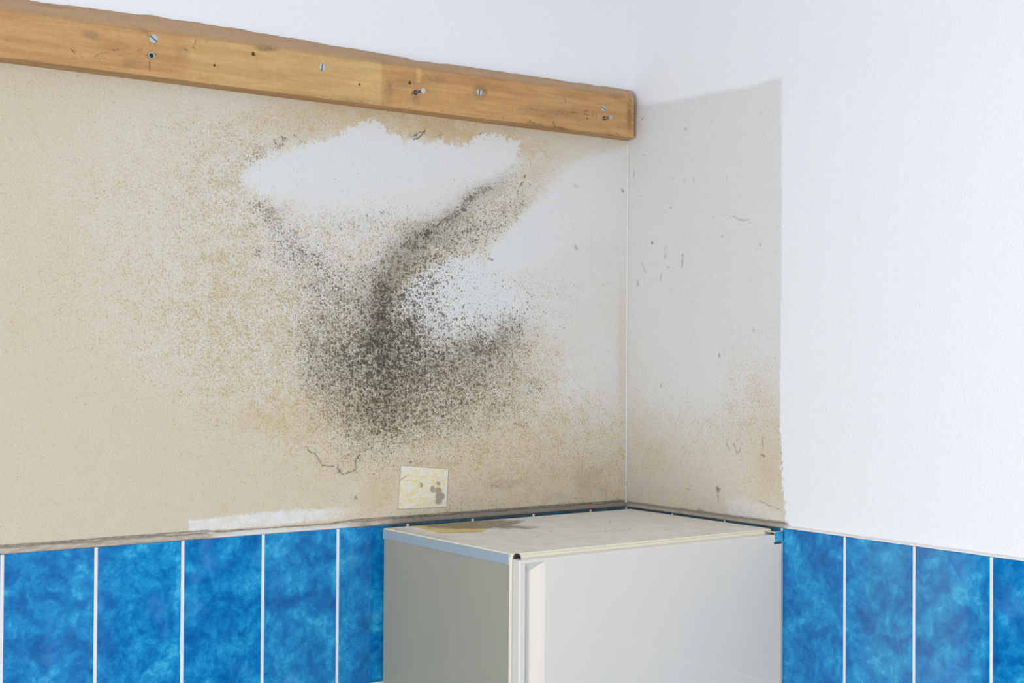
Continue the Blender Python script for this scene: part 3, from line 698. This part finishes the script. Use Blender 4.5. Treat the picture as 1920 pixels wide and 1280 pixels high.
def slotted(px_, py_, r, ang, parent):
    """countersunk slotted head, flush in the wood"""
    c_ = hit(px_, py_, 1, PY); bm = bmesh.new()
    hw = r*.13; n = 18; top = .0012; low_ = .0001; hw *= 1.25
    ca, sa = math.cos(ang), math.sin(ang)
    def P3(x, z, h): return (x*ca-z*sa, -h, x*sa+z*ca)
    for s in (1, -1):
        th0 = math.asin(hw/r); pts = [(r*math.cos(th0+(math.pi-2*th0)*i/n), s*r*math.sin(th0+(math.pi-2*th0)*i/n)) for i in range(n+1)]
        T_ = [bm.verts.new(P3(x*.93, max(hw, abs(z)*.95)*s if abs(z) > hw else hw*s, top)) for x, z in pts]
        E_ = [bm.verts.new(P3(x, z, top*.45)) for x, z in pts]
        B_ = [bm.verts.new(P3(x, z, -.0015)) for x, z in pts]
        bm.faces.new(T_)
        for A1, A2 in ((T_, E_), (E_, B_)):
            for i in range(n+1):
                j = (i+1) % (n+1); bm.faces.new((A1[i], A1[j], A2[j], A2[i]))
    base = [bm.verts.new(P3(r*math.cos(2*math.pi*i/28), r*math.sin(2*math.pi*i/28), low_)) for i in range(28)]
    baseB = [bm.verts.new(P3(r*math.cos(2*math.pi*i/28), r*math.sin(2*math.pi*i/28), -.0018)) for i in range(28)]
    bm.faces.new(base); bm.faces.new(baseB[::-1])
    for i in range(28): bm.faces.new((base[i], base[(i+1) % 28], baseB[(i+1) % 28], baseB[i]))
    bmesh.ops.recalc_face_normals(bm, faces=bm.faces)
    o = bm_obj('screw', bm, M_zinc, parent); o.data.materials.append(M_steel)
    for p in o.data.polygons:
        if len(p.vertices) == 28: p.material_index = 1
    o['label'] = 'zinc slotted screw head set flush in the wood'
    o.location = Vector(c_) - Vector(parent.location); return o
slotted(287.5, 73, .0078, math.radians(-33), batten)
slotted(603.5, 126, .0068, math.radians(78), batten)
slotted(898.5, 173, .0070, math.radians(82), batten)
slotted(1131, 203, .0064, math.radians(-20), batten)
def cut(px_, py_, r, dep=.012):
    c_ = hit(px_, py_, 1, PY)
    return (c_, r, dep)
# threaded sleeve at the left end
def sleeve(px_, py_, r, parent):
    c_ = hit(px_, py_, 1, PY)
    o = lathe('wall_sleeve', [(r*1.0, -.001), (r*1.0, .0022), (r*.93, .0028), (r*.72, .0028), (r*.62, .0018), (r*.60, -.0015), (r*.05, -.0015)], M_zinc, c_, parent)
    o['label'] = 'hollow metal sleeve end'; return c_
sleeve(283, 104.5, .0058, batten)
c_ = hit(283, 104.5, 1, PY); lathe('sleeve_core', [(.0034, -.001), (.0034, .0002), (.001, .0001)], M_black, c_, batten)
def standing_screw(px_, py_, L, rh, parent, tilt):
    c_ = hit(px_, py_, 1, PY); r = .0021
    root = lathe('screw', [(rh*.98, -.001), (rh*.98, .0008), (rh*.80, .0014), (rh*.62, .0010), (r, .0010)]
                 + [(r*(1.0 if i % 2 else 1.22), .0014+i*.0006) for i in range(int((L-.009)/.0006))]
                 + [(r*1.05, L-.0075), (r*1.2, L-.0060), (rh*.70, L-.0030), (rh, L-.0006), (rh, L), (rh*.3, L+.0001)], M_zinc, c_, parent, tilt=tilt)
    root['label'] = 'screw sticking out of the wood'; root.data.materials.append(M_steel)
    for p in root.data.polygons:
        if p.center.y < -.0009 and p.center.y > -(L-.0062): p.material_index = 1
    return root
standing_screw(778.5, 173.5, .029, .0052, batten, (math.radians(2), math.radians(0)))
standing_screw(1132.5, 222, .021, .0048, batten, (math.radians(2), math.radians(2)))
# nail holes bored into the front: small round recesses
cutters = [cut(475.5, 101, .0040), cut(402.5, 122.3, .0026), (hit(674.5, 158, 1, PY), .0028, .01), cut(769, 155, .0038), cut(883.5, 60, .0001)][:4]
for c_, r, dep in cutters:
    bm = bmesh.new(); bmesh.ops.create_cone(bm, cap_ends=True, segments=16, radius1=r, radius2=r*.8, depth=dep*2)
    bmesh.ops.rotate(bm, verts=bm.verts, cent=(0, 0, 0), matrix=Matrix.Rotation(math.radians(90), 3, 'X'))
    me = bpy.data.meshes.new('cut'); bm.to_mesh(me); bm.free(); co = bpy.data.objects.new('cut', me); C.objects.link(co)
    co.location = Vector(c_)-Vector((0, 0, 0)); 
    md = plank.modifiers.new('b', 'BOOLEAN'); md.object = co; md.operation = 'DIFFERENCE'; md.solver = 'EXACT'
bpy.context.view_layer.update()
try:
    dg = bpy.context.evaluated_depsgraph_get(); nm = bpy.data.meshes.new_from_object(plank.evaluated_get(dg))
    if len(nm.vertices) > 10000: 
        plank.modifiers.clear(); plank.data = nm
finally:
    plank.modifiers.clear()
    for o in [o for o in C.objects if o.name.startswith('cut')]: bpy.data.objects.remove(o)
for c_, r, dep in cutters:
    lathe('nail_hole', [(r*.85, -.0085), (r*.85, -.0075), (r*.2, -.0074)], M_black, c_, batten, seg=14)['label'] = 'dark nail hole'

# ------------------------------------------------------------------ remains of a label on the wall
q = [hit(*p, 1, YA-.0006) for p in ((746, 955), (838, 951), (841.5, 879), (751.5, 872))]
nu, nv = 70, 60; V = []
for i in range(nu):
    for j in range(nv):
        s, t_ = i/(nu-1), j/(nv-1)
        V.append(q[0]*(1-s)*(1-t_)+q[1]*s*(1-t_)+q[2]*s*t_+q[3]*(1-s)*t_)
V = np.array(V); lx, ly = survey(V)
ed = np.minimum.reduce([np.repeat(np.linspace(0, 1, nu), nv), 1-np.repeat(np.linspace(0, 1, nu), nv), np.tile(np.linspace(0, 1, nv), nu), 1-np.tile(np.linspace(0, 1, nv), nu)])
bare = np.zeros(len(V))
jx = (fbm(lx*.35, ly*.35, 2)-.5)*3; jy = (fbm(lx*.35+9, ly*.35+9, 2)-.5)*3
for cx, cy, rx, ry in ((790, 909, 2.6, 4), (811, 917, 4.5, 6), (822, 920, 6, 6.5), (825, 930, 8, 8), (822, 940, 6.5, 5), (822, 906, 3, 3.5)):
    bare = np.maximum(bare, sstep(1.25, .85, np.hypot((lx+jx-cx)/rx, (ly+jy-cy)/ry)))
yel = .95*sstep(.0, .25, ed*2+.15)*sstep(868, 898, ly-(lx-760)*-.25)*sstep(846, 828, lx)
mkp = .8*sstep(.018, .0, ed)+stroke(lx, ly, np.zeros(len(V)), [(748, 902), (756, 897), (766, 890)], 1.4, .9, 1.0)
lab = fast_grid('wall_label', V, nu, nv, M_paper, attrs=dict(bare=bare, yellow=np.clip(yel, 0, 1), mark=np.clip(mkp, 0, 1)), flip=False)
me = lab.data
bm = bmesh.new(); bm.from_mesh(me)
r_ = bmesh.ops.extrude_face_region(bm, geom=list(bm.faces)); bmesh.ops.translate(bm, verts=[v for v in r_['geom'] if isinstance(v, bmesh.types.BMVert)], vec=(0, .0007, 0))
bmesh.ops.recalc_face_normals(bm, faces=bm.faces); bm.to_mesh(me); bm.free()
lab['label'] = 'small square yellow and white peeling label stuck on the wall above the fridge'; lab['category'] = 'label'

# ------------------------------------------------------------------ refrigerator
FX0, FX1, FY0, FY1, FZ = -.6266, -.0090, -.0228, -.4342, ZT-.0020
fr = empty('refrigerator', (-.3164, -.24, 0), 'cream white refrigerator with grimy top standing in the tiled corner', 'refrigerator')
o0 = Vector(fr.location)
def fbox(name, d, mat, bevel=.0, seg=2, label=None, parent=fr):
    o = box(name, d, mat, parent, bevel, seg, origin=o0)
    if label: o['label'] = label
    return o
fbox('cabinet', (FX0+.0008, FX1, FY1+.006, FY0, .07, FZ-.0031), M_side, .002, 2, 'grey-green side panels')
fbox('plinth', (FX0+.02, FX1-.02, FY1+.03, FY0-.02, .035, .07), M_black)
fbox('side_trim', (FX0-.0008, FX1-.0002, FY1+.006, FY0+.0004, FZ-.0200, FZ-.0022), M_trim, .0006, 1, 'blue-grey trim band under the top')
fbox('front_frame', (FX0, FX1, FY1, FY1+.0065, .075, FZ-.0044), M_cream, .0008, 2, 'yellowed cream front frame')
fbox('front_rail', (FX0+.018, FX1-.02, FY1-.0035, FY1+.001, FZ-.0125, FZ-.0060), M_cream, .0012, 2)
# top panel with its grime
tu = np.linspace(FX0, FX1, 250); tv = np.linspace(FY1+.0002, FY0, 170)
U, Vv = np.meshgrid(tu, tv, indexing='ij'); U = U.ravel(); Vv = Vv.ravel()
e_ = np.minimum.reduce([U-FX0, FX1-U, Vv-FY1, FY0-Vv])
zt_ = FZ-.0014*np.clip(1-e_/.004, 0, 1)**2
Pt = np.stack([U, Vv, zt_], -1); ax_, ay_ = survey(Pt)
nx = (fbm(U*35, Vv*35)-.5); ny = (fbm(U*35+20, Vv*35+3)-.5)
bxx, byy = ax_+nx*10, ay_+ny*3
yel = sstep(1.2, -1.0, poly_sd(bxx, byy, [(756, 983.5), (800, 979), (858, 975), (880, 977), (890, 982), (915, 988), (906, 996.5), (826, 999.5), (800, 993), (775, 988)]))
dt = sstep(3, -2.5, poly_sd(bxx+nx*8, byy+ny*3, [(780, 984), (820, 982.5), (870, 977.5), (900, 974), (980, 977), (960, 985), (1010, 989), (985, 991), (930, 990), (890, 991.5), (835, 990), (800, 989)]))*.95
dt = np.maximum(dt, .45*sstep(.012, .0, FY0-Vv)*sstep(-.55, -.4, U))
dt = np.maximum(dt, .35*np.exp(-((U-FX0-.013)/.006)**2)*sstep(-.30, -.2, Vv))
mkt = .6*sstep(.0016, .0004, np.abs(U-FX0-.0045-.001*nx))*sstep(-.26, -.21, Vv)
mkt = np.maximum(mkt, .55*sstep(.0022, .0006, np.abs(U-FX0-.030-.20*(FY0-Vv)*0-.002*nx))*sstep(-.24, -.16, Vv)*sstep(-.03, -.06, Vv))
mkt = np.maximum(mkt, .5*sstep(.0016, .0003, np.abs(Vv-FY1-.0035)))
for cx, cy in ((1008, 1005), (1143, 978), (1136, 996), (1180, 990), (1034, 996)): mkt = np.maximum(mkt, .85*sstep(2.0, .8, np.hypot(ax_-cx, (ay_-cy)*1.6)))
mkt = np.maximum(mkt, stroke(ax_, ay_, mkt*0, [(820, 999), (868, 997.5), (906, 996.5)], .9, .7, .2))
rim = sstep(.0055, .0035, e_)*(.45+.5*(Vv < FY1+.006))
tp = fast_grid('top_panel', Pt - np.array(o0), 250, 170, M_top, fr, attrs=dict(yellow=yel, dirt_tone=np.clip(dt, 0, 1), mark=np.clip(mkt, 0, 1), rim=rim), flip=False)
bm = bmesh.new(); bm.from_mesh(tp.data); r_ = bmesh.ops.extrude_face_region(bm, geom=list(bm.faces))
bmesh.ops.translate(bm, verts=[v for v in r_['geom'] if isinstance(v, bmesh.types.BMVert)], vec=(0, 0, -.004))
bmesh.ops.recalc_face_normals(bm, faces=bm.faces); bm.to_mesh(tp.data); bm.free()
tp['label'] = 'grimy cream top panel with yellow glue stain'
# door with its recessed grip
DX0, DX1, DYF, DYB, DZ, DZ0 = -.6262, -.0032, -.4570, -.4385, ZT-.0108, .085
gx0, gx1, gz0, gz1 = -.6150, -.5735, ZT-.0162, ZT-.95
r = .0022; bm = bmesh.new()
def q_(*v): bm.faces.new([bm.verts.new(Vector(p)-o0) for p in v])
fx = [DX0+r, gx0, gx1, DX1-r]; fz = [DZ0+r, gz1, gz0, DZ-r]
for i in range(3):
    for j in range(3):
        if i == 1 and j == 1: continue
        q_((fx[i], DYF, fz[j]), (fx[i+1], DYF, fz[j]), (fx[i+1], DYF, fz[j+1]), (fx[i], DYF, fz[j+1]))
dp = .0105; ga, gb, gdz = gx0+.0015, gx0+.0170, .0150
q_((gx0, DYF, gz0), (gx1, DYF, gz0), (gb, DYF+dp, gz0-gdz), (ga, DYF+dp, gz0-gdz))
q_((gx0, DYF, gz1), (gx1, DYF, gz1), (gb, DYF+dp, gz1+gdz), (ga, DYF+dp, gz1+gdz))
q_((gx0, DYF, gz0), (ga, DYF+dp, gz0-gdz), (ga, DYF+dp, gz1+gdz), (gx0, DYF, gz1))
q_((ga, DYF+dp, gz0-gdz), (gb, DYF+dp, gz0-gdz), (gb, DYF+dp, gz1+gdz), (ga, DYF+dp, gz1+gdz))
gm = (gx1-.0065, DYF+.0021)
q_((gb, DYF+dp, gz0-gdz), (gm[0], gm[1], gz0-.0027), (gm[0], gm[1], gz1+.0027), (gb, DYF+dp, gz1+gdz))
q_((gm[0], gm[1], gz0-.0027), (gx1, DYF, gz0), (gx1, DYF, gz1), (gm[0], gm[1], gz1+.0027))
prev = None
for k in range(0, 5):       # rounded rim
    an = k/4*math.pi/2; ins = r*(1-math.sin(an)); yy_ = DYF+r*(1-math.cos(an))
    ring = [(DX0+ins, yy_, DZ0+ins), (DX1-ins, yy_, DZ0+ins), (DX1-ins, yy_, DZ-ins), (DX0+ins, yy_, DZ-ins)]
    if prev:
        for i in range(4): j = (i+1) % 4; q_(prev[i], prev[j], ring[j], ring[i])
    prev = ring
back = [(x, DYB, z) for x, _, z in prev]
for i in range(4): j = (i+1) % 4; q_(prev[i], prev[j], back[j], back[i])
q_(*back)
bmesh.ops.remove_doubles(bm, verts=bm.verts, dist=1e-5); bmesh.ops.recalc_face_normals(bm, faces=bm.faces)
door = bm_obj('door', bm, M_door, fr); door['label'] = 'glossy white door with a recessed grip down its left edge'
fbox('door_gasket', (FX0+.012, FX1-.006, DYB, FY1-.0002, .10, ZT-.0155), M_black, 0, 1, 'dark rubber gasket')
# hinge bracket (top right) and hinge bolt (top left)
bm = bmesh.new()
box_bm(bm, -.0262, -.0036, DYF-.0022, DYF-.0002, ZT-.0245, ZT-.0050, .0005, 1)
box_bm(bm, -.0262, -.0036, DYF-.0018, FY1-.001, ZT-.0072, ZT-.0050, .0004, 1)
bmesh.ops.translate(bm, verts=bm.verts, vec=-o0)
bm_obj('hinge_bracket', bm, M_chrome, fr)['label'] = 'polished chrome hinge bracket'
bm = bmesh.new(); box_bm(bm, -.0262, -.006, DYF-.0008, DYF+.0002, ZT-.0285, ZT-.0245, .0003, 1); bmesh.ops.translate(bm, verts=bm.verts, vec=-o0)
bm_obj('hinge_shim', bm, M_steel, fr)
c_ = hit(968.3, 1045.5, 1, FY1)
bo = lathe('bolt', [(.0072, -.001), (.0072, .0022), (.0062, .0032), (.0042, .0032), (.0040, .0012), (.0026, .0012), (.0024, .0036), (.0006, .0038)], M_black, c_, fr, seg=20)
bo['label'] = 'black bolt head on the front frame'
for x in (FX0+.05, FX1-.05):
    for y in (FY1+.06, FY0-.06):
        bm = bmesh.new(); bmesh.ops.create_cone(bm, cap_ends=True, segments=20, radius1=.022, radius2=.017, depth=.036)
        bmesh.ops.translate(bm, verts=bm.verts, vec=Vector((x, y, .018))-o0); bm_obj('foot', bm, M_black, fr)
